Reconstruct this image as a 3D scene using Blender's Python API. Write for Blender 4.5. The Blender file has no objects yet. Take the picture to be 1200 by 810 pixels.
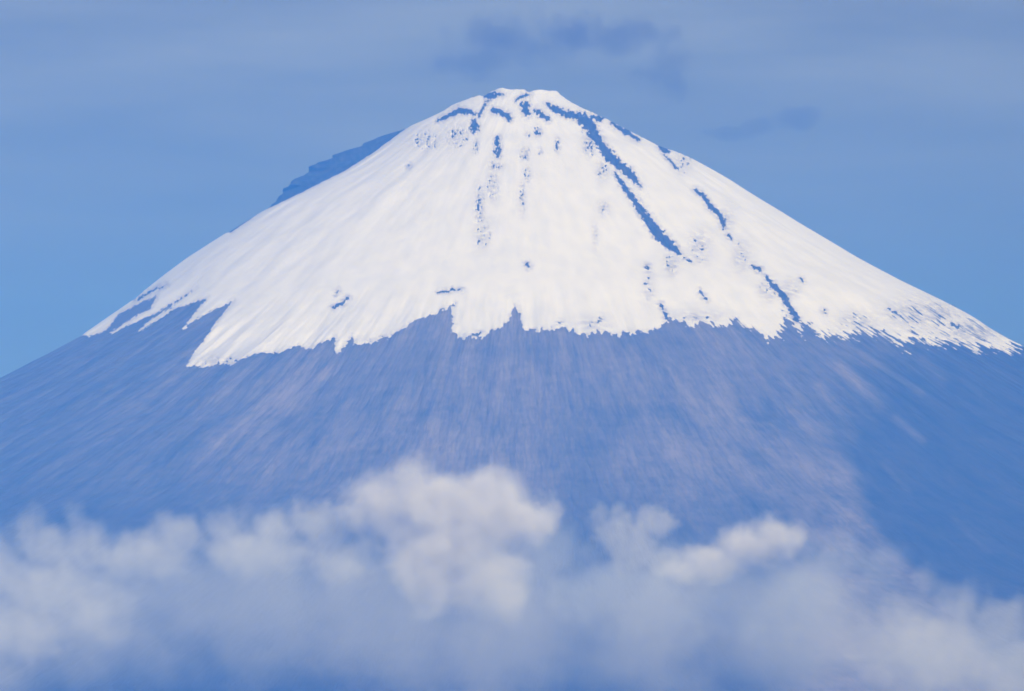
import bpy, bmesh, math
import numpy as np

R = math.radians
scene = bpy.context.scene
col = scene.collection

# ------------------------------------------------------------------ camera
DIST, FPX, CAMZ, PITCH = 30000.0, 7143.0, 1.7, R(4.853)      # metres, lens in pixels of a 1200 px wide frame
cam_d = bpy.data.cameras.new('camera')
cam_d.sensor_width = 36.0
cam_d.lens = FPX / 1200 * 36.0
cam_d.clip_start, cam_d.clip_end = 1.0, 200000.0
cam = bpy.data.objects.new('camera', cam_d); col.objects.link(cam)
cam.location = (0, -DIST, CAMZ)
cam.rotation_euler = (R(90) + PITCH, 0, 0)
scene.camera = cam

# ------------------------------------------------------------------ daylight
SUN_EL, SUN_AZ = R(33), R(21)            # elevation; azimuth to the right of the viewer's back
world = bpy.data.worlds.new('World'); scene.world = world; world.use_nodes = True
wn, wl = world.node_tree.nodes, world.node_tree.links
wn.clear()
sky = wn.new('ShaderNodeTexSky'); sky.sky_type = 'NISHITA'; sky.sun_disc = False
sky.sun_elevation = SUN_EL; sky.sun_rotation = math.pi - SUN_AZ
sky.altitude = 3000; sky.air_density = 1.0; sky.dust_density = 0.0; sky.ozone_density = 4.0
bg = wn.new('ShaderNodeBackground'); bg.inputs['Strength'].default_value = 0.075
wo = wn.new('ShaderNodeOutputWorld')
gen = wn.new('ShaderNodeTexCoord')
hi = wn.new('ShaderNodeVectorMath'); hi.operation = 'ADD'; hi.inputs[1].default_value = (0, 0, .22)   # lookup lifted: bluer sky with less pale gradient near the horizon
wl.new(gen.outputs['Generated'], hi.inputs[0])
nz = wn.new('ShaderNodeVectorMath'); nz.operation = 'NORMALIZE'; wl.new(hi.outputs[0], nz.inputs[0]); wl.new(nz.outputs[0], sky.inputs[0])
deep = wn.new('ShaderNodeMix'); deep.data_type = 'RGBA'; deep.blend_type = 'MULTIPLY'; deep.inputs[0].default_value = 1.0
deep.inputs[7].default_value = (1.0, 0.67, 0.36, 1)      # tint of the low sky
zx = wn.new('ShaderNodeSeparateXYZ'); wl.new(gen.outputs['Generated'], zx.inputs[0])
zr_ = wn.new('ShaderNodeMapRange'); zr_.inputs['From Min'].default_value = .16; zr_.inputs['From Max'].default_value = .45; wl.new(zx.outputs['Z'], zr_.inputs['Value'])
tint = wn.new('ShaderNodeMix'); tint.data_type = 'RGBA'; tint.inputs[6].default_value = (1.0, 0.67, 0.36, 1); tint.inputs[7].default_value = (0.85, 0.85, 2.0, 1)  # blue added overhead, out of view, for blue fill on the snow
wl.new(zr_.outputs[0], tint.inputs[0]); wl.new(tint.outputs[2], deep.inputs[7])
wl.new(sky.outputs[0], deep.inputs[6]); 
# a thin high veil of cloud, streaked level, thicker upwards
vm = wn.new('ShaderNodeMapping'); vm.inputs['Scale'].default_value = (14, 14, 90); wl.new(gen.outputs['Generated'], vm.inputs['Vector'])
vt = wn.new('ShaderNodeTexNoise'); vt.inputs['Scale'].default_value = 1; vt.inputs['Detail'].default_value = 5; wl.new(vm.outputs[0], vt.inputs['Vector'])
sx = wn.new('ShaderNodeSeparateXYZ'); wl.new(gen.outputs['Generated'], sx.inputs[0])
vh = wn.new('ShaderNodeMapRange'); vh.inputs['From Min'].default_value = .090; vh.inputs['From Max'].default_value = .135; wl.new(sx.outputs['Z'], vh.inputs['Value'])
vr = wn.new('ShaderNodeMapRange'); vr.inputs['From Min'].default_value = .05; vr.inputs['From Max'].default_value = .82; wl.new(vt.outputs[0], vr.inputs['Value'])
vf = wn.new('ShaderNodeMath'); vf.operation = 'MULTIPLY'; wl.new(vh.outputs[0], vf.inputs[0]); wl.new(vr.outputs[0], vf.inputs[1])
vk = wn.new('ShaderNodeMath'); vk.operation = 'MULTIPLY'; vk.inputs[1].default_value = .52; wl.new(vf.outputs[0], vk.inputs[0])
veil = wn.new('ShaderNodeMix'); veil.data_type = 'RGBA'; veil.inputs[7].default_value = (5.7, 6.6, 8.2, 1)
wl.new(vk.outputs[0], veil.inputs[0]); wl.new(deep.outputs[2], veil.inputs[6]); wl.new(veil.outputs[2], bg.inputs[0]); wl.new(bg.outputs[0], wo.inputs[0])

sun_d = bpy.data.lights.new('sun', 'SUN'); sun_d.energy = 3.7; sun_d.angle = R(0.53)
sun_d.color = (1.0, 0.975, 0.985)
sun = bpy.data.objects.new('sun', sun_d); col.objects.link(sun)
sun.rotation_euler = (R(90) - SUN_EL, 0, SUN_AZ)

scene.view_settings.view_transform = 'Standard'; scene.view_settings.look = 'None'
scene.view_settings.exposure = 0.0; scene.view_settings.gamma = 1.0
scene.view_settings.use_curve_mapping = False
cy = scene.cycles
cy.use_denoising = True
cy.max_bounces = 6; cy.diffuse_bounces = 2; cy.glossy_bounces = 1; cy.volume_bounces = 2
cy.volume_step_rate = 1.0; cy.volume_max_steps = 256
cy.filter_width = 1.8                      # the soft focus of a long lens through air
HAZE_DENSITY = 1.42 / 30000
HAZE_SCATTER, HAZE_ABSORB, HAZE_G = (0.05, 0.222, 1.0), (1.0, 1.0, 1.0), -0.45

# ------------------------------------------------------------------ helpers
cp, sp = math.cos(PITCH), math.sin(PITCH)
def project(x, y, z):
    dy, dz = y + DIST, z - CAMZ
    dep = dy * cp + dz * sp
    return 600 + FPX * x / dep, 405 - FPX * (-dy * sp + dz * cp) / dep
def at(u, v, Y):
    """point at depth Y seen in direction (u, v)"""
    dx, dy, dz = (u - 600) / FPX, cp - (405 - v) / FPX * sp, sp + (405 - v) / FPX * cp
    t = (Y + DIST) / dy
    return np.array((dx * t, Y, CAMZ + dz * t))
def tag(o, label=None, cat=None, group=None, kind=None):
    for k, val in (('label', label), ('category', cat), ('group', group), ('kind', kind)):
        if val: o[k] = val
    return o
def mesh_from(name, co, tris=None, quads=None, mat=None, parent=None, smooth=True):
    me = bpy.data.meshes.new(name)
    nt = 0 if tris is None else len(tris); nq = 0 if quads is None else len(quads)
    me.vertices.add(len(co)); me.vertices.foreach_set('co', np.ascontiguousarray(co, np.float32).ravel())
    idx = np.concatenate([a.ravel() for a in (quads, tris) if a is not None]).astype(np.int32)
    tot = np.concatenate([np.full(nq, 4), np.full(nt, 3)]).astype(np.int32)
    me.loops.add(len(idx)); me.loops.foreach_set('vertex_index', idx)
    me.polygons.add(len(tot))
    me.polygons.foreach_set('loop_start', np.concatenate([[0], np.cumsum(tot)[:-1]]).astype(np.int32))
    me.update(calc_edges=True)
    me.polygons.foreach_set('use_smooth', np.full(len(tot), smooth, bool))
    if mat: me.materials.append(mat)
    o = bpy.data.objects.new(name, me); col.objects.link(o)
    if parent: o.parent = parent
    return o
def attr(o, name, vals):
    a = o.data.attributes.new(name, 'FLOAT', 'POINT'); a.data.foreach_set('value', np.ascontiguousarray(vals, np.float32))
def vec_attr(o, name, vals):
    a = o.data.attributes.new(name, 'FLOAT_VECTOR', 'POINT'); a.data.foreach_set('vector', np.ascontiguousarray(vals, np.float32).ravel())
def sstep(a, b, x):
    t = np.clip((x - a) / (b - a), 0, 1); return t * t * (3 - 2 * t)
rng = np.random.default_rng(7)
PERM = rng.permutation(4096); GA = rng.uniform(0, 2 * math.pi, 4096); GX, GY = np.cos(GA), np.sin(GA)
def gnoise(x, y, seed=0):
    xi, yi = np.floor(x).astype(np.int64), np.floor(y).astype(np.int64)
    fx, fy = x - xi, y - yi
    ux, uy = fx * fx * fx * (fx * (fx * 6 - 15) + 10), fy * fy * fy * (fy * (fy * 6 - 15) + 10)
    def g(i, j):
        h = PERM[(PERM[(xi + i + seed * 131) & 4095] + yi + j) & 4095]
        return GX[h] * (fx - i) + GY[h] * (fy - j)
    a, b, c, d = g(0, 0), g(1, 0), g(0, 1), g(1, 1)
    return ((a + (b - a) * ux) * (1 - uy) + (c + (d - c) * ux) * uy) * 1.5
def fbm(x, y, oct=4, seed=0, gain=.5):
    s, a = 0, 1.0
    for k in range(oct):
        s = s + a * gnoise(x, y, seed + k); x, y, a = x * 2.03, y * 2.03, a * gain
    return s
def node_mat(name):
    m = bpy.data.materials.new(name); m.use_nodes = True
    m.node_tree.nodes.clear()
    return m, m.node_tree.nodes, m.node_tree.links
def math_node(n, l, op, a, b=None, c=None, clamp=False):
    q = n.new('ShaderNodeMath'); q.operation = op; q.use_clamp = clamp
    for i, s in enumerate((a, b, c)):
        if s is None: continue
        if isinstance(s, (int, float)): q.inputs[i].default_value = s
        else: l.new(s, q.inputs[i])
    return q.outputs[0]

# ------------------------------------------------------------------ ground
def ground_material():
    m, n, l = node_mat('lowland')
    out = n.new('ShaderNodeOutputMaterial'); b = n.new('ShaderNodeBsdfPrincipled')
    tc = n.new('ShaderNodeTexCoord'); tx = n.new('ShaderNodeTexNoise'); tx.inputs['Scale'].default_value = .0012
    tx.inputs['Detail'].default_value = 6
    rp = n.new('ShaderNodeValToRGB')
    rp.color_ramp.elements[0].position = .35; rp.color_ramp.elements[0].color = (.035, .05, .025, 1)
    rp.color_ramp.elements[1].position = .7; rp.color_ramp.elements[1].color = (.11, .11, .06, 1)
    l.new(tc.outputs['Object'], tx.inputs['Vector']); l.new(tx.outputs[0], rp.inputs[0])
    l.new(rp.outputs[0], b.inputs['Base Color']); b.inputs['Roughness'].default_value = 1
    l.new(b.outputs[0], out.inputs[0])
    return m
G = 25000
gx = np.linspace(-G, G, 61); gy = np.linspace(-DIST - 900, 11200, 61)
gxx, gyy = np.meshgrid(gx, gy)
ii = np.arange(60)[:, None] * 61 + np.arange(60)[None]
gq = np.stack([ii, ii + 1, ii + 62, ii + 61], -1).reshape(-1, 4)
ground = mesh_from('ground', np.stack([gxx, gyy, 0 * gxx], -1).reshape(-1, 3), quads=gq, mat=ground_material())
tag(ground, kind='structure')

# ------------------------------------------------------------------ mountain
XC = 50.4
PL = [(3793, 164), (3759, 300), (3696, 400), (3614, 586), (3500, 736), (3391, 900), (3277, 1119), (3182, 1311), (3053, 1504), (2944, 1670),
      (2862, 1776), (2723, 1947), (2560, 2181), (2467, 2347), (2329, 2599), (2000, 3250), (1600, 4200), (1200, 5450), (900, 6850), (600, 8200), (300, 9200), (-20, 10700)]
PR = [(3800, 169), (3734, 266), (3676, 399), (3606, 528), (3510, 702), (3473, 823), (3383, 978), (3215, 1235), (3089, 1437), (2954, 1658),
      (2825, 1889), (2756, 2034), (2660, 2219), (2521, 2427), (2485, 2498), (2000, 3400), (1600, 4300), (1200, 5500), (900, 6900), (600, 8200), (300, 9200), (-20, 10700)]
ZT = 3797.0
zf = np.arange(ZT, -20.5, -1.0)
def profile(P):
    z = np.array([a for a, _ in P], float); r = np.array([b for _, b in P], float)
    f = np.interp(-zf, -z, r)
    k = np.exp(-np.linspace(-2, 2, 91) ** 2); k /= k.sum()
    fp = np.concatenate([f[0] - (f[1:46][::-1] - f[0]) * .3, f, f[-1] + (f[-1] - f[-46:-1][::-1])])
    return np.convolve(fp, k, 'valid')
fL, fR = profile(PL), profile(PR)
fM = (fL + fR) / 2
arc = np.concatenate([[0], np.cumsum(np.hypot(np.diff(fM), 1.0))])
rows_s = [0.0]
while rows_s[-1] < arc[-1]:
    s = rows_s[-1]
    rows_s.append(s + (4.6 if s < 3300 else min(90, 4.6 + (s - 3300) * .012)))
rows_s[-1] = arc[-1]
rows_z = np.interp(rows_s, arc, zf); rows_s = np.array(rows_s)
ph = np.concatenate([np.linspace(-math.pi - .34, .30, 1450), np.linspace(.30, math.pi - .34, 90)[1:-1]])
NP, NR = len(ph), len(rows_z)
PHI, SL = np.meshgrid(ph, rows_s); ZZ = np.repeat(rows_z[:, None], NP, 1)
w = (1 + np.cos(PHI)) / 2
rl, rr = np.interp(-rows_z, -zf, fL), np.interp(-rows_z, -zf, fR)
RAD = rl[:, None] * (1 - w) + rr[:, None] * w
SMOOTH = RAD.copy()
drop = (ZT - ZZ)
# gullies and ribs running down the fall line
# the noise runs over (phi * k, slant); doubling towards the base keeps the ribs at a like width
amp = sstep(150, 2200, SL)
RAD = RAD + amp * (44 * fbm(PHI * 11, SL / 1500, 3, 3) + 20 * fbm(PHI * 34, SL / 800, 4, 9)) * sstep(2150, 3100, SL)
RAD = RAD + 13.0 * fbm(PHI * 7, SL / 600, 2, 21) * sstep(100, 900, SL) + 1.6 * fbm(PHI * 20, SL / 500, 2, 25) + 7.0 * fbm(PHI * 3.4, SL / 75, 3, 27) * sstep(420, 150, SL) * sstep(20, 300, SL) + 0.9 * fbm(PHI * 45, SL / 260, 3, 30) * sstep(100, 500, SL)
# rocky shoulder behind the left edge
def gauss(x, c, s): return np.exp(-((x - c) / s) ** 2)
sh_z = np.interp(-ZZ, -np.array([3645, 3600, 3552, 3500, 3475, 3440, 3400, 3355, 3290, 3225, 3170]), np.array([40, 112, 165, 235, 275, 270, 256, 226, 165, 100, 45]))
phs = np.where(PHI < 0, PHI + 2 * math.pi, PHI)
RAD = RAD + sh_z * gauss(phs, math.pi - .20, .15) * (1 + .20 * fbm(PHI * 5, SL / 110, 3, 55))
X = XC + RAD * np.cos(PHI); Y = RAD * np.sin(PHI); Z = ZZ.copy()
# uneven rim
u0, v0 = project(X, Y, Z)
fade = sstep(230, 0, SL)
Z += fade * 4.2 * (2.6 * gauss(u0, 586, 9) - 2.4 * gauss(u0, 621, 4.5) + 1.2 * gauss(u0, 651, 8) - 2.0 * gauss(u0, 568, 5) + .8 * fbm(u0 / 9, SL / 60, 2, 77))
U, V = project(X, Y, Z)

# --- where the snow lies: s > 0, in units of about 4.2 m
EDGE = [(-60, 372), (92, 393), (104, 394), (124, 388), (140, 368), (165, 355), (184, 347), (176, 362), (150, 376), (127, 392), (131, 391), (160, 377), (182, 368), (230, 338),
        (200, 360), (172, 378), (160, 391), (178, 380), (203, 363), (243, 349), (232, 362), (220, 377), (212, 388), (228, 376), (250, 364), (273, 353), (262, 366), (247, 387),
        (237, 402), (227, 413), (217, 432), (228, 428), (240, 431), (256, 427), (273, 427), (285, 420), (303, 413), (318, 414), (330, 413), (340, 408), (350, 405), (358, 409), (367, 408),
        (378, 401), (393, 396), (392, 408), (394, 417), (401, 409), (413, 395), (415, 404), (420, 405), (432, 402), (450, 397), (460, 392), (480, 380), (484, 377), (500, 373),
        (512, 368), (533, 355), (529, 364), (531, 380), (529, 388), (537, 397), (549, 394), (563, 397), (572, 390), (587, 383), (596, 374), (600, 366), (604, 357), (608, 366), (611, 381), (613, 385),
        (630, 388), (644, 387), (657, 384), (668, 388), (683, 393), (691, 390), (700, 388), (712, 391), (727, 395), (730, 388), (747, 390), (763, 388), (774, 383), (785, 374), (800, 375),
        (807, 385), (818, 381), (830, 378), (843, 384), (854, 380), (862, 373), (870, 381), (877, 385), (888, 389), (900, 398), (910, 397), (914, 389), (920, 381), (921, 370),
        (929, 380), (943, 397), (939, 387), (932, 371), (940, 379), (950, 381), (963, 400), (967, 390), (978, 392), (990, 398), (998, 391), (1007, 387), (1020, 392), (1027, 387), (1040, 394),
        (1053, 402), (1062, 398), (1074, 399), (1090, 401), (1100, 396), (1110, 396), (1124, 402), (1137, 407), (1150, 401), (1168, 409), (1181, 405), (1187, 398), (1300, 300), (1300, 20), (-60, 20)]
# bare rock in the snow: chains of (u, v, half width)
ROCKS = [
    [(569, 113, 1.5), (574, 114, 3), (580, 111, 2.5), (589, 112, 1.2)], [(571, 117, 1), (566, 128, 1.2), (562, 136, 1.6)],
    [(513, 142, 1.6), (526, 136, 1.8), (535, 131, 3.2), (551, 131, 2.2), (558, 135, 1.4)], [(578, 130, 2.5), (588, 132, 2.2), (594, 136, 2.6), (597, 140, 2.2)],
    [(615, 124, 4.0), (617, 133, 3.4)], [(628, 130, 2.2), (634, 135, 2.6), (641, 140, 2.4)], [(604, 118, .8), (612, 114, 1.1), (618, 111, 1.6)],
    [(641, 122, 1.4), (650, 128, 3.0), (660, 133, 3.2), (671, 136, 3.2)],
    [(679, 137, 5), (688, 145, 6.5), (696, 158, 5.5), (706, 173, 4.2), (714, 184, 6), (724, 193, 4.5), (735, 202, 5.5), (743, 210, 3.2), (750, 219, 1.4)],
    [(692, 137, 2), (703, 140, 2.2), (708, 138, 1)], [(720, 203, 1.2), (730, 217, 2.8), (741, 233, 3.6), (751, 247, 4.6), (763, 263, 5.2), (773, 277, 6.2), (784, 287, 5.5), (796, 297, 2.6)],
    [(717, 145, 1.6), (732, 154, 2.6), (748, 164, 1.8)], [(773, 173, 2), (778, 177, 3), (783, 178, 1.4)], [(779, 182, 1), (790, 195, 1.4), (797, 201, 1)],
    [(815, 223, 2.2), (824, 230, 2.2), (832, 243, 3.2), (840, 249, 3.0), (845, 256, 2.6), (848, 264, 2.4)], [(853, 276, 1.6), (857, 281, 1.2)],
    [(881, 312, 1.8), (891, 317, 2.2)], [(897, 325, 1.6), (908, 337, 3.2), (918, 347, 3.8), (926, 362, 3.0), (933, 374, 3.6)],
    [(617, 309, 1.4), (619, 313, 2.2)], [(514, 343, .9), (530, 341, 1.4), (541, 340, 1.0)], [(758, 312, 1.9), (760, 318, 1.5)], [(774, 357, 1.4), (781, 372, 1.8)],
    [(701, 379, 1.6), (704, 373, 1.4)], [(655, 379, 1.2), (657, 377, 1)], [(390, 361, 1.0), (400, 357, 1.8), (408, 349, 1.4)], [(393, 344, 1), (397, 341, 1)],
    [(556, 143, 2.5), (555, 152, 3.4)], [(583, 162, 2.0), (582, 168, 2.6), (585, 174, 1.6)], [(938, 327, 1.3), (941, 330, 1)], [(1115, 380, 2), (1122, 384, 2)], [(1040, 362, .8), (1052, 369, 1.2)], [(965, 364, 1.6), (967, 367, 1)],
    [(478, 196, .8), (480, 194, .8)], [(195, 334, .6), (178, 342, 1.0), (158, 353, .9)],
    [(802, 303, 1.1), (809, 307, 1.3)], [(820, 342, 1.3), (828, 352, 1.2)], [(563, 391, 1.2), (554, 393, 1.2)]]
# thin snow the stones show through: (u, v, ru, rv, strength)
THIN = [(556, 148, 6, 9, .9), (558, 172, 4, 9, .55), (583, 178, 6, 10, .8), (580, 195, 9, 6, .55), (630, 155, 5, 6, .85), (615, 181, 6, 8, .65), (653, 171, 4, 9, .65), (618, 158, 4, 5, .4), (633, 178, 4, 4, .5),
        (562, 245, 6, 26, .55), (566, 275, 10, 20, .4), (612, 232, 4, 20, .55), (618, 205, 5, 10, .45), (707, 245, 9, 10, .4), (697, 275, 4, 18, .35), (535, 160, 16, 16, .40), (500, 165, 20, 15, .35), (577, 220, 8, 20, .42),
        (690, 170, 8, 14, .62), (706, 200, 9, 14, .45), (786, 310, 10, 14, .5), (800, 190, 14, 16, .4), (820, 290, 14, 20, .42), (850, 260, 10, 16, .45), (868, 300, 12, 20, .40), (900, 340, 12, 14, .5), (925, 340, 12, 12, .45),
        (1085, 368, 50, 18, .52), (1140, 388, 36, 14, .62), (1005, 378, 24, 14, .40), (760, 335, 8, 24, .35), (695, 380, 20, 8, .35), (455, 398, 30, 7, .35), (262, 424, 40, 6, .35), (820, 372, 30, 8, .4)]
front = (V < 470) & (PHI > -math.pi - .34) & (PHI < .31)
iu, iv, ip, isl = U[front], V[front], PHI[front], SL[front]
side = sstep(780, 1080, iu)
rag = 1.1 + 1.5 * sstep(200, 700, iu) + 2.2 * side
nu = rag * (.8 * fbm(ip * 110, isl / 34, 3, 101) + .5 * fbm(iu / 4.5, iv / 6, 3, 111))
nv = rag * (1.5 * fbm(ip * 150, isl / 60, 3, 121) + .7 * fbm(iu / 5, iv / 5, 3, 131))
tooth = fbm(ip * 130, isl / 170, 3, 141)
nu = nu - side * 15 * tooth; nv = nv - (side * 12 + 3.5 * sstep(380, 520, iu)) * tooth
pu, pv = iu + nu, iv + nv
dist2 = np.full(pu.shape, 1e9); inside = np.zeros(pu.shape, bool)
for (ax, ay), (bx, by) in zip(EDGE, EDGE[1:] + EDGE[:1]):
    ex, ey = bx - ax, by - ay
    near = (pu > min(ax, bx) - 30) & (pu < max(ax, bx) + 30) & (pv > min(ay, by) - 30)
    k = np.flatnonzero(near)
    t = np.clip(((pu[k] - ax) * ex + (pv[k] - ay) * ey) / (ex * ex + ey * ey), 0, 1)
    dist2[k] = np.minimum(dist2[k], (pu[k] - ax - t * ex) ** 2 + (pv[k] - ay - t * ey) ** 2)
    if ay != by:
        c = ((ay > pv) != (by > pv)) & (pu < ex * (pv - ay) / ey + ax)
        inside ^= c
s = np.where(inside, 1, -1) * np.minimum(np.sqrt(dist2), 40)
qn = fbm(iu / 3.6, iv / 4.2, 3, 151)
qu, qv = iu + 1.5 * fbm(ip * 170, isl / 30, 2, 161), iv + 1.5 * fbm(iu / 6, iv / 6, 2, 171)
qf = 1.2 * fbm(iu / 3.0, iv / 3.4, 2, 175) + 2.0 * sstep(.35, .75, fbm(iu / 4.0, iv / 6.0, 2, 176))
rockd = np.full(iu.shape, 60.0)
for ch in ROCKS:
    for (ax, ay, ar), (bx, by, br) in zip(ch, ch[1:]):
        k = np.flatnonzero((qu > min(ax, bx) - 16) & (qu < max(ax, bx) + 16) & (qv > min(ay, by) - 16) & (qv < max(ay, by) + 16))
        ex, ey = bx - ax, by - ay
        t = np.clip(((qu[k] - ax) * ex + (qv[k] - ay) * ey) / (ex * ex + ey * ey), 0, 1)
        d = np.hypot(qu[k] - ax - t * ex, qv[k] - ay - t * ey) - (ar + (br - ar) * t) * (1 + .5 * qn[k]) * np.interp(qv[k], [130, 200], [1.22, 1.0]) + qf[k]
        rockd[k] = np.minimum(rockd[k], d)
s = np.minimum(s + 1.1 * fbm(iu / 2.4, iv / 3.0, 2, 177), rockd)
thin = np.zeros(iu.shape)
for cu, cv, ru, rv, st in THIN:
    thin = np.maximum(thin, st * np.exp(-((iu - cu) / ru) ** 2 - ((iv - cv) / rv) ** 2))
speck = (1 - side) * (.6 * fbm(iu / 2.3, iv / 3.6, 2, 181) + .5 * fbm(iu / 6, iv / 8, 2, 191)) + side * .9 * fbm(ip * 150, isl / 110, 3, 195)
s = np.minimum(s, (1.0 - thin * 1.5 - speck * 1.35) * 5 + 40 * sstep(.2, .05, thin))
# the dark shoulder behind the left edge carries no snow
SH = [(479, 145), (477, 149.5), (440, 177.5), (403, 201), (355, 225), (306, 248.5), (270, 273), (255, 262), (290, 225), (350, 180), (440, 140), (470, 138)]
ins = np.zeros(iu.shape, bool); dd = np.full(iu.shape, 1e9)
for (ax, ay), (bx, by) in zip(SH, SH[1:] + SH[:1]):
    ex, ey = bx - ax, by - ay
    t = np.clip(((iu - ax) * ex + (iv - ay) * ey) / (ex * ex + ey * ey), 0, 1)
    dd = np.minimum(dd, (iu - ax - t * ex) ** 2 + (iv - ay - t * ey) ** 2)
    if ay != by: ins ^= ((ay > iv) != (by > iv)) & (iu < ex * (iv - ay) / ey + ax)
s = np.minimum(s, np.where(ins, -1, 1) * np.sqrt(dd) + .5 * fbm(iu / 7, iv / 7, 2, 201))
S = np.full(U.shape, -40.0); S[front] = s
fringe = np.maximum(.9 * sstep(6, 0, rockd), .55 * sstep(5, 0, np.abs(s)))
WORN = np.zeros(U.shape); WORN[front] = np.clip(np.maximum(thin * 1.9, fringe), 0, .95)
WORN = np.concatenate([np.zeros((10, WORN.shape[1])), WORN]).ravel()
back = (PHI >= .29) | (PHI <= -math.pi - .33)
S[back] = ((ZZ - 2480) / 4.2 + 14 * fbm(PHI * 14, SL / 300, 4, 211))[back]
S = np.clip(S, -40, 40)
# bare ribs stand a little proud of the snow
RD = np.full(U.shape, 60.0); RD[front] = rockd
lift = 5.0 * sstep(3, -4, RD)
X += lift * np.cos(PHI); Y += lift * np.sin(PHI); Z += lift * .5
# crater: a bowl inside the rim
NC = 10
cx, cyy, cz = [], [], []
for k in range(1, NC + 1):
    f = 1 - k / NC
    cx.append(XC + (X[0] - XC) * f); cyy.append(Y[0] * f); cz.append(Z[0] - 110 * (1 - f ** 2))
CO = np.stack([np.concatenate([np.array(cx)[::-1], X]), np.concatenate([np.array(cyy)[::-1], Y]), np.concatenate([np.array(cz)[::-1], Z])], -1)
SF = np.concatenate([np.full((NC, NP), 8.0), S]); NRT = NR + NC
FLOW = np.stack([PHI * 1000, SL, 0 * SL], -1); FLOW = np.concatenate([np.repeat(FLOW[:1], NC, 0), FLOW])
i0 = np.arange(NRT - 1)[:, None] * NP + np.arange(NP)[None]
i1 = np.arange(NRT - 1)[:, None] * NP + (np.arange(NP)[None] + 1) % NP
quads = np.stack([i0, i0 + NP, i1 + NP, i1], -1).reshape(-1, 4)
# winding outward
P = CO.reshape(-1, 3)

# --- pale scree in the middle, dark woods and lava to the sides
Uf, Vf = project(P[:, 0], P[:, 1], P[:, 2])
spur = np.interp(Vf, [380, 430, 470, 500, 540, 580, 620, 665, 720, 810], [1110, 1060, 1015, 990, 992, 1010, 1036, 1072, 1120, 1200])
Fp, Fs = FLOW.reshape(-1, 3)[:, 0] / 1000, FLOW.reshape(-1, 3)[:, 1]
spur = spur + np.interp(Vf, [400, 540, 600], [50, 24, 10]) * fbm(Fp * 34, Fs / 700, 3, 301)
scree = sstep(.35, -.65, (Uf - spur) / np.interp(Vf, [400, 480, 540, 600, 700], [160, 130, 70, 22, 20])) * (.62 - .10 * sstep(860, 700, Uf) + .12 * gauss(Uf, 545, 90) - .10 * sstep(780, 900, Uf) + .10 * gauss(Uf, 985, 30) * sstep(520, 570, Vf) - .16 * sstep(840, 960, Uf) * sstep(520, 430, Vf)) + .10
scree = scree * (1 - .45 * sstep(470, 20, Uf))
scree -= .16 * gauss(Uf, 690, 45) * sstep(430, 520, Vf) + .15 * gauss(Uf, 470, 60) * gauss(Vf, 430, 45)
scree -= .16 * gauss(Uf, 560, 90) * gauss(Vf, 412, 14) + .14 * gauss(Uf, 760, 70) * gauss(Vf, 400, 16)
for a, b, st, wd in (((375, 415), (262, 520), .24, 13), ((395, 425), (300, 500), .2, 18), ((205, 445), (120, 520), .14, 9), ((240, 440), (170, 500), .12, 10), ((960, 455), (1000, 510), .30, 8), ((985, 430), (1030, 475), .26, 9),
                     ((1010, 415), (1080, 460), .22, 4), ((1080, 422), (1105, 445), .22, 7), ((1050, 490), (1080, 516), .28, 5), ((1035, 545), (1065, 575), .14, 3), ((1120, 610), (1160, 650), .12, 3), ((1128, 445), (1150, 462), .12, 3)):
    ex, ey = b[0] - a[0], b[1] - a[1]
    t = np.clip(((Uf - a[0]) * ex + (Vf - a[1]) * ey) / (ex * ex + ey * ey), 0, 1)
    d2 = (Uf - a[0] - t * ex) ** 2 + (Vf - a[1] - t * ey) ** 2
    scree += st * np.exp(-d2 / wd ** 2)

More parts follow.
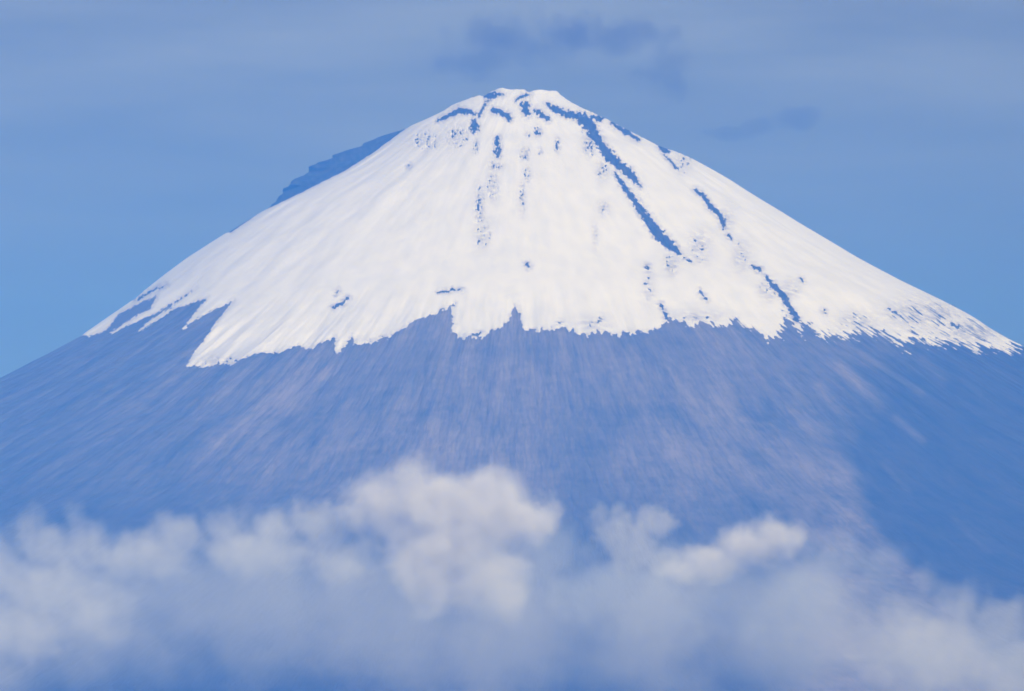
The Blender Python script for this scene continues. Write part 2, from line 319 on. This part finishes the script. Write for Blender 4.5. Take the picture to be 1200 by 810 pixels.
snowy = np.zeros(U.shape, bool); snowy[front] = inside | ins
scree = np.where(np.concatenate([np.ones((NC, NP), bool), snowy]).ravel(), .11 + .16 * fbm(Uf / 5, Vf / 7, 3, 311), scree)
scree = scree - .45 * sstep(545, 680, Vf) * sstep(985, 880, Uf)
def rock_material():
    m, n, l = node_mat('volcanic_scree_and_woods')
    out = n.new('ShaderNodeOutputMaterial'); b = n.new('ShaderNodeBsdfPrincipled')
    fa = n.new('ShaderNodeAttribute'); fa.attribute_name = 'flow'
    sa = n.new('ShaderNodeAttribute'); sa.attribute_name = 'scree'
    def streak(sx, sy, det, rough=.55, off=0):
        mp = n.new('ShaderNodeMapping'); mp.inputs['Scale'].default_value = (sx, sy, 1); mp.inputs['Location'].default_value = (off, off * .7, off)
        t = n.new('ShaderNodeTexNoise'); t.inputs['Scale'].default_value = 1; t.inputs['Detail'].default_value = det; t.inputs['Roughness'].default_value = rough
        l.new(fa.outputs['Vector'], mp.inputs['Vector']); l.new(mp.outputs[0], t.inputs['Vector']); return t.outputs[0]
    wide, fine, mott = streak(.026, .0015, 5, .6), streak(.13, .0028, 6, .66, 13), streak(.03, .012, 6, .65, 31)
    f = math_node(n, l, 'MULTIPLY_ADD', wide, 1.9, -.95)
    f = math_node(n, l, 'ADD', f, math_node(n, l, 'MULTIPLY_ADD', fine, .9, -.45))
    f = math_node(n, l, 'ADD', f, math_node(n, l, 'MULTIPLY_ADD', mott, 1.0, -.5))
    gul = math_node(n, l, 'ABSOLUTE', math_node(n, l, 'MULTIPLY_ADD', streak(.075, .0022, 3, .5, 57), 2.0, -1.0))
    gul = math_node(n, l, 'MULTIPLY_ADD', gul, -9.0, 1.0, clamp=True)          # thin dark gully floors
    f = math_node(n, l, 'ADD', f, math_node(n, l, 'MULTIPLY', gul, -.26))
    f = math_node(n, l, 'ADD', f, math_node(n, l, 'MULTIPLY_ADD', streak(.36, .016, 4, .7, 83), .8, -.4))
    gain = math_node(n, l, 'MULTIPLY_ADD', sa.outputs['Fac'], .75, .16)
    f = math_node(n, l, 'MULTIPLY', f, gain)
    f = math_node(n, l, 'ADD', f, sa.outputs['Fac'], clamp=True)
    rp = n.new('ShaderNodeValToRGB'); cr = rp.color_ramp
    cr.elements[0].position = 0; cr.elements[0].color = (.022, .028, .026, 1)
    cr.elements[1].position = 1; cr.elements[1].color = (.23, .20, .185, 1)
    e = cr.elements.new(.35); e.color = (.080, .079, .074, 1)
    e = cr.elements.new(.65); e.color = (.145, .130, .122, 1)
    l.new(f, rp.inputs[0]); l.new(rp.outputs[0], b.inputs['Base Color'])
    b.inputs['Roughness'].default_value = .95; b.inputs['Specular IOR Level'].default_value = .2
    bp = n.new('ShaderNodeBump'); bp.inputs['Strength'].default_value = .7; bp.inputs['Distance'].default_value = 16
    l.new(fine, bp.inputs['Height']); l.new(bp.outputs[0], b.inputs['Normal'])
    l.new(b.outputs[0], out.inputs[0])
    return m
def snow_material():
    m, n, l = node_mat('snow')
    out = n.new('ShaderNodeOutputMaterial'); b = n.new('ShaderNodeBsdfPrincipled')
    fa = n.new('ShaderNodeAttribute'); fa.attribute_name = 'flow'
    mp = n.new('ShaderNodeMapping'); mp.inputs['Scale'].default_value = (.03, .007, 1)
    t = n.new('ShaderNodeTexNoise'); t.inputs['Scale'].default_value = 1; t.inputs['Detail'].default_value = 6
    l.new(fa.outputs['Vector'], mp.inputs['Vector']); l.new(mp.outputs[0], t.inputs['Vector'])
    rp = n.new('ShaderNodeValToRGB')
    rp.color_ramp.elements[0].position = .3; rp.color_ramp.elements[0].color = (.66, .67, .80, 1)
    rp.color_ramp.elements[1].position = .6; rp.color_ramp.elements[1].color = (.735, .735, .87, 1)
    l.new(t.outputs[0], rp.inputs[0])
    # wind-thinned snow with grit and stones showing through
    wa = n.new('ShaderNodeAttribute'); wa.attribute_name = 'worn'
    mp2 = n.new('ShaderNodeMapping'); mp2.inputs['Scale'].default_value = (.05, .03, 1)
    t2 = n.new('ShaderNodeTexNoise'); t2.inputs['Scale'].default_value = 1; t2.inputs['Detail'].default_value = 5; t2.inputs['Roughness'].default_value = .65
    l.new(fa.outputs['Vector'], mp2.inputs['Vector']); l.new(mp2.outputs[0], t2.inputs['Vector'])
    wf = math_node(n, l, 'MULTIPLY', wa.outputs['Fac'], math_node(n, l, 'MULTIPLY_ADD', t2.outputs[0], 5.0, -1.9, clamp=True))
    mx = n.new('ShaderNodeMix'); mx.data_type = 'RGBA'; mx.inputs[7].default_value = (.36, .35, .38, 1)
    l.new(wf, mx.inputs[0]); l.new(rp.outputs[0], mx.inputs[6]); l.new(mx.outputs[2], b.inputs['Base Color'])
    b.inputs['Roughness'].default_value = .75; b.inputs['Specular IOR Level'].default_value = .15
    bp = n.new('ShaderNodeBump'); bp.inputs['Strength'].default_value = .10; bp.inputs['Distance'].default_value = 5
    l.new(t.outputs[0], bp.inputs['Height']); l.new(bp.outputs[0], b.inputs['Normal'])
    l.new(b.outputs[0], out.inputs[0])
    return m
mountain = mesh_from('mountain', P, quads=quads[:, ::-1] if False else quads, mat=rock_material())
vec_attr(mountain, 'flow', FLOW.reshape(-1, 3)); attr(mountain, 'scree', scree)
tag(mountain, 'tall volcano cone with bare blue-grey scree flanks and notched summit', 'mountain', kind='structure')

# --- the snow cap: the same surface, cut where the snow ends and raised by its depth
sf = SF.ravel()
gq4 = sf[quads] > 0
allin = gq4.all(1)
fullq = quads[allin]
mix = quads[gq4.any(1) & ~allin]
tri = np.concatenate([mix[:, [0, 1, 2]], mix[:, [0, 2, 3]]])
tin = sf[tri] > 0; cnt = tin.sum(1)
t3 = tri[cnt == 3]
def roll_to(tr, first):
    k = np.arange(len(tr)); return np.stack([tr[k, first], tr[k, (first + 1) % 3], tr[k, (first + 2) % 3]], 1)
one = roll_to(tri[cnt == 1], np.argmax(tin[cnt == 1], 1))
two = roll_to(tri[cnt == 2], np.argmin(tin[cnt == 2], 1))
ed = np.concatenate([one[:, [0, 1]], one[:, [0, 2]], two[:, [0, 1]], two[:, [0, 2]]])
es = np.sort(ed, 1); key = es[:, 0].astype(np.int64) * len(sf) + es[:, 1]
uk, inv = np.unique(key, return_inverse=True)
ea, eb = uk // len(sf), uk % len(sf)
tt = np.clip(sf[ea] / (sf[ea] - sf[eb]), .02, .98)[:, None]
newP = P[ea] * (1 - tt) + P[eb] * tt
fl = FLOW.reshape(-1, 3); newF = fl[ea] * (1 - tt) + fl[eb] * tt
N0 = len(sf); n1, n2 = len(one), len(two); inv = inv + N0
o1, o2, q1, q2 = inv[:n1], inv[n1:2 * n1], inv[2 * n1:2 * n1 + n2], inv[2 * n1 + n2:]
tr_all = np.concatenate([t3, np.stack([one[:, 0], o1, o2], 1)])
qd_all = np.concatenate([fullq, np.stack([q1, two[:, 1], two[:, 2], q2], 1)])
allP = np.concatenate([P, newP]); allF = np.concatenate([fl, newF]); allS = np.concatenate([sf, np.zeros(len(uk))])
used = np.unique(np.concatenate([tr_all.ravel(), qd_all.ravel()]))
remap = np.zeros(len(allP), np.int64); remap[used] = np.arange(len(used))
SP = allP[used].copy(); depth = .5 + 3.0 * sstep(0, 5, allS[used])
ang = np.arctan2(SP[:, 1], SP[:, 0] - XC)
SP += depth[:, None] * np.stack([np.cos(ang) * .5, np.sin(ang) * .5, np.full(len(ang), .86)], 1)
snow = mesh_from('snow_cap', SP, tris=remap[tr_all], quads=remap[qd_all], mat=snow_material(), parent=mountain)
vec_attr(snow, 'flow', allF[used]); attr(snow, 'worn', np.concatenate([WORN, WORN[ea]])[used])
snow['label'] = 'bright white snow cap with ragged lower edge'

# ------------------------------------------------------------------ air
def box_mesh(name, lo, hi, mat):
    c = np.array([(x, y, z) for x in (lo[0], hi[0]) for y in (lo[1], hi[1]) for z in (lo[2], hi[2])], float)
    q = np.array([(0, 1, 3, 2), (4, 6, 7, 5), (0, 4, 5, 1), (2, 3, 7, 6), (0, 2, 6, 4), (1, 5, 7, 3)])
    return mesh_from(name, c, quads=q, mat=mat, smooth=False)
m, n, l = node_mat('air')
out = n.new('ShaderNodeOutputMaterial'); pv_ = n.new('ShaderNodeVolumePrincipled')
pv_.inputs['Color'].default_value = (*HAZE_SCATTER, 1); pv_.inputs['Absorption Color'].default_value = (*HAZE_ABSORB, 1)
pv_.inputs['Density'].default_value = HAZE_DENSITY; pv_.inputs['Anisotropy'].default_value = HAZE_G
l.new(pv_.outputs[0], out.inputs['Volume'])
haze = box_mesh('haze', (-G - 500, -DIST - 1200, -25), (G + 500, 11500, 3860), m)
tag(haze, kind='stuff')

# ------------------------------------------------------------------ clouds
def ico(sub):
    bm = bmesh.new(); bmesh.ops.create_icosphere(bm, subdivisions=sub, radius=1)
    v = np.array([x.co[:] for x in bm.verts]); f = np.array([[q.index for q in p.verts] for p in bm.faces]); bm.free()
    return v / np.linalg.norm(v, axis=1)[:, None], f
ICO = ico(5)
REACH = 1.43
def cloud(name, blobs, Y, density, label, cat, group, thick=.8, nscale=130., namp=2.4, colour=(1, 1, 1), g=-.25, soft=.45, lift=.5, steps=1.0, detail=6):
    """blobs: (u, v, ru, rv[, weight]) seen at depth Y; one closed lumpy body holding a soft-edged volume"""
    px = (Y + DIST) / FPX
    c = np.array([at(b[0], b[1], Y) for b in blobs]); r = np.array([(b[2] * px, (b[2] + b[3]) * .5 * thick * px, b[3] * px) for b in blobs])
    c[:, 1] += np.array([(b[4] if len(b) > 4 else 0) * px for b in blobs])
    org = c.mean(0); c = c - org
    dirs, faces = ICO
    rad = np.zeros(len(dirs))
    for cc, rr_ in zip(c, r):
        d, o = dirs / (rr_ * REACH), -cc / (rr_ * REACH)
        A, B, Cc = (d * d).sum(1), (d * o).sum(1), (o * o).sum() - 1
        disc = B * B - A * Cc
        far = np.where(disc > 0, (-B + np.sqrt(np.maximum(disc, 0))) / A, 0)
        rad = np.maximum(rad, far)
    rad = np.maximum(rad, r.min() * .3)
    m, n, l = node_mat(name + '_vapour')
    out = n.new('ShaderNodeOutputMaterial'); pv = n.new('ShaderNodeVolumePrincipled')
    tc = n.new('ShaderNodeTexCoord'); best = None
    for cc, rr_ in zip(c, r):
        a = n.new('ShaderNodeVectorMath'); a.operation = 'MULTIPLY_ADD'
        a.inputs[1].default_value = 1 / rr_; a.inputs[2].default_value = -cc / rr_
        l.new(tc.outputs['Object'], a.inputs[0])
        ln = n.new('ShaderNodeVectorMath'); ln.operation = 'LENGTH'; l.new(a.outputs[0], ln.inputs[0])
        best = ln.outputs['Value'] if best is None else math_node(n, l, 'SMOOTH_MIN', best, ln.outputs['Value'], .25)
    t = n.new('ShaderNodeTexNoise'); t.inputs['Scale'].default_value = 1 / nscale; t.inputs['Detail'].default_value = detail; t.inputs['Roughness'].default_value = .6
    l.new(tc.outputs['Object'], t.inputs['Vector'])
    f = math_node(n, l, 'SUBTRACT', 1.0, best)
    f = math_node(n, l, 'ADD', f, math_node(n, l, 'MULTIPLY_ADD', t.outputs[0], namp, -namp * lift))
    mr = n.new('ShaderNodeMapRange'); mr.interpolation_type = 'SMOOTHSTEP'
    mr.inputs['From Min'].default_value = 0.02; mr.inputs['From Max'].default_value = soft
    mr.inputs['To Max'].default_value = density
    l.new(f, mr.inputs['Value'])
    # nothing beyond the body's own skin
    edge = n.new('ShaderNodeMapRange'); edge.interpolation_type = 'SMOOTHSTEP'
    edge.inputs['From Min'].default_value = 1.42; edge.inputs['From Max'].default_value = 1.20
    edge.inputs['To Min'].default_value = 0.0; edge.inputs['To Max'].default_value = 1.0
    l.new(best, edge.inputs['Value'])
    l.new(math_node(n, l, 'MULTIPLY', mr.outputs[0], edge.outputs[0]), pv.inputs['Density'])
    pv.inputs['Color'].default_value = (*colour, 1); pv.inputs['Anisotropy'].default_value = g
    l.new(pv.outputs[0], out.inputs['Volume'])
    o = mesh_from(name, dirs * rad[:, None], tris=faces, mat=m)
    o.location = org
    m.cycles.volume_step_rate = steps
    return tag(o, label, cat, group)
GRP = 'clouds drifting in front of the mountain'
cloud('cumulus_cloud', [(452, 594, 54, 40), (500, 596, 78, 54), (560, 598, 80, 54), (604, 604, 40, 36), (530, 640, 78, 52), (500, 664, 46, 50), (568, 676, 54, 46), (598, 702, 30, 36)], -9300, .018,
      'bright puffy white cloud, the whitest of the bank, rising below the snow at the centre', 'cloud', GRP, g=-.5, soft=1.1, namp=2.3, nscale=190., lift=.42, colour=(.95, .94, 1))
cloud('cumulus_cloud', [(-10, 670, 70, 60), (50, 640, 62, 50), (105, 640, 56, 42), (85, 605, 22, 26), (150, 650, 44, 36), (60, 690, 90, 52), (20, 740, 80, 60), (110, 720, 60, 50)], -9250, .0042,
      'broad grey-white cloud heap at the far left, lit softly in its middle', 'cloud', GRP, soft=.8)
cloud('cumulus_cloud', [(190, 646, 56, 40), (215, 628, 44, 32), (265, 616, 46, 34), (320, 618, 46, 34), (365, 608, 44, 36), (400, 620, 36, 34), (300, 645, 90, 34), (400, 660, 60, 44)], -9200, .0052,
      'low rounded grey cloud ridge between the left heap and the bright central cloud', 'cloud', GRP, soft=.8)
cloud('cumulus_cloud', [(702, 605, 22, 22), (722, 618, 32, 32), (765, 612, 30, 26), (745, 640, 34, 36), (775, 660, 26, 22)], -9350, .0055,
      'small ragged white cloud tuft just right of the bright central cloud', 'cloud', GRP)
cloud('cumulus_cloud', [(905, 625, 34, 24), (875, 640, 50, 28), (835, 656, 46, 24), (800, 668, 32, 16)], -9400, .015,
      'bright white wedge of cloud sloping down to the left under the pale scree', 'cloud', GRP, g=-.5, soft=1.1, nscale=150., lift=.42, colour=(.95, .94, 1))
cloud('cumulus_cloud', [(1088, 684, 24, 26), (1065, 716, 44, 38), (1120, 706, 46, 36), (1170, 728, 50, 40), (1090, 755, 110, 54), (1180, 785, 60, 50)], -9250, .0032,
      'grey-white cloud hump with a small knob on top at the far right', 'cloud', GRP, soft=.8)
cloud('thin_cloud', [(945, 640, 46, 32), (985, 652, 56, 40), (1035, 672, 48, 40), (950, 690, 100, 54), (870, 710, 90, 50)], -9100, .0022,
      'pale translucent cloud veil lying over the lower end of the scree spur', 'cloud', GRP, soft=.9, colour=(.7, .77, .92))
cloud('thin_cloud', [(678, 700, 20, 22), (650, 650, 60, 46), (700, 690, 90, 44), (780, 715, 80, 50)], -9150, .0042,
      'thin bluish cloud patch below the small ragged tuft', 'cloud', GRP, soft=.9, colour=(.7, .77, .92))
cloud('cloud_bank', [(-40, 738, 170, 112), (120, 712, 160, 114), (280, 708, 160, 116), (440, 722, 160, 118), (600, 722, 160, 118), (760, 724, 160, 118), (920, 742, 160, 108), (1080, 772, 160, 98), (1240, 795, 150, 90)], -9950, .0034,
      'long flat blue-grey cloud bank across the bottom, below all the white puffs', 'cloud', GRP, thick=.42, nscale=300., namp=1.3, lift=.46, soft=.8, colour=(.86, .89, .96))
GS = 'dark wisps of cloud in the sky behind the summit'  # wisps in shade: the dark is put into their vapour colour
cloud('cloud_wisp', [(560, 72, 70, 24), (600, 45, 80, 34), (660, 40, 80, 34), (730, 45, 70, 28), (780, 85, 46, 34)], 24000, .0018,
      'large smoky grey-blue cloud wisp above the summit', 'cloud', GS, nscale=300., namp=3.2, colour=(.11, .11, .14), soft=.8)
cloud('cloud_wisp', [(850, 156, 36, 11), (890, 146, 30, 13), (933, 138, 36, 18)], 24000, .0018,
      'small dark cloud scrap in the sky right of the summit', 'cloud', GS, nscale=260., namp=2.2, colour=(.11, .11, .14), lift=.5)
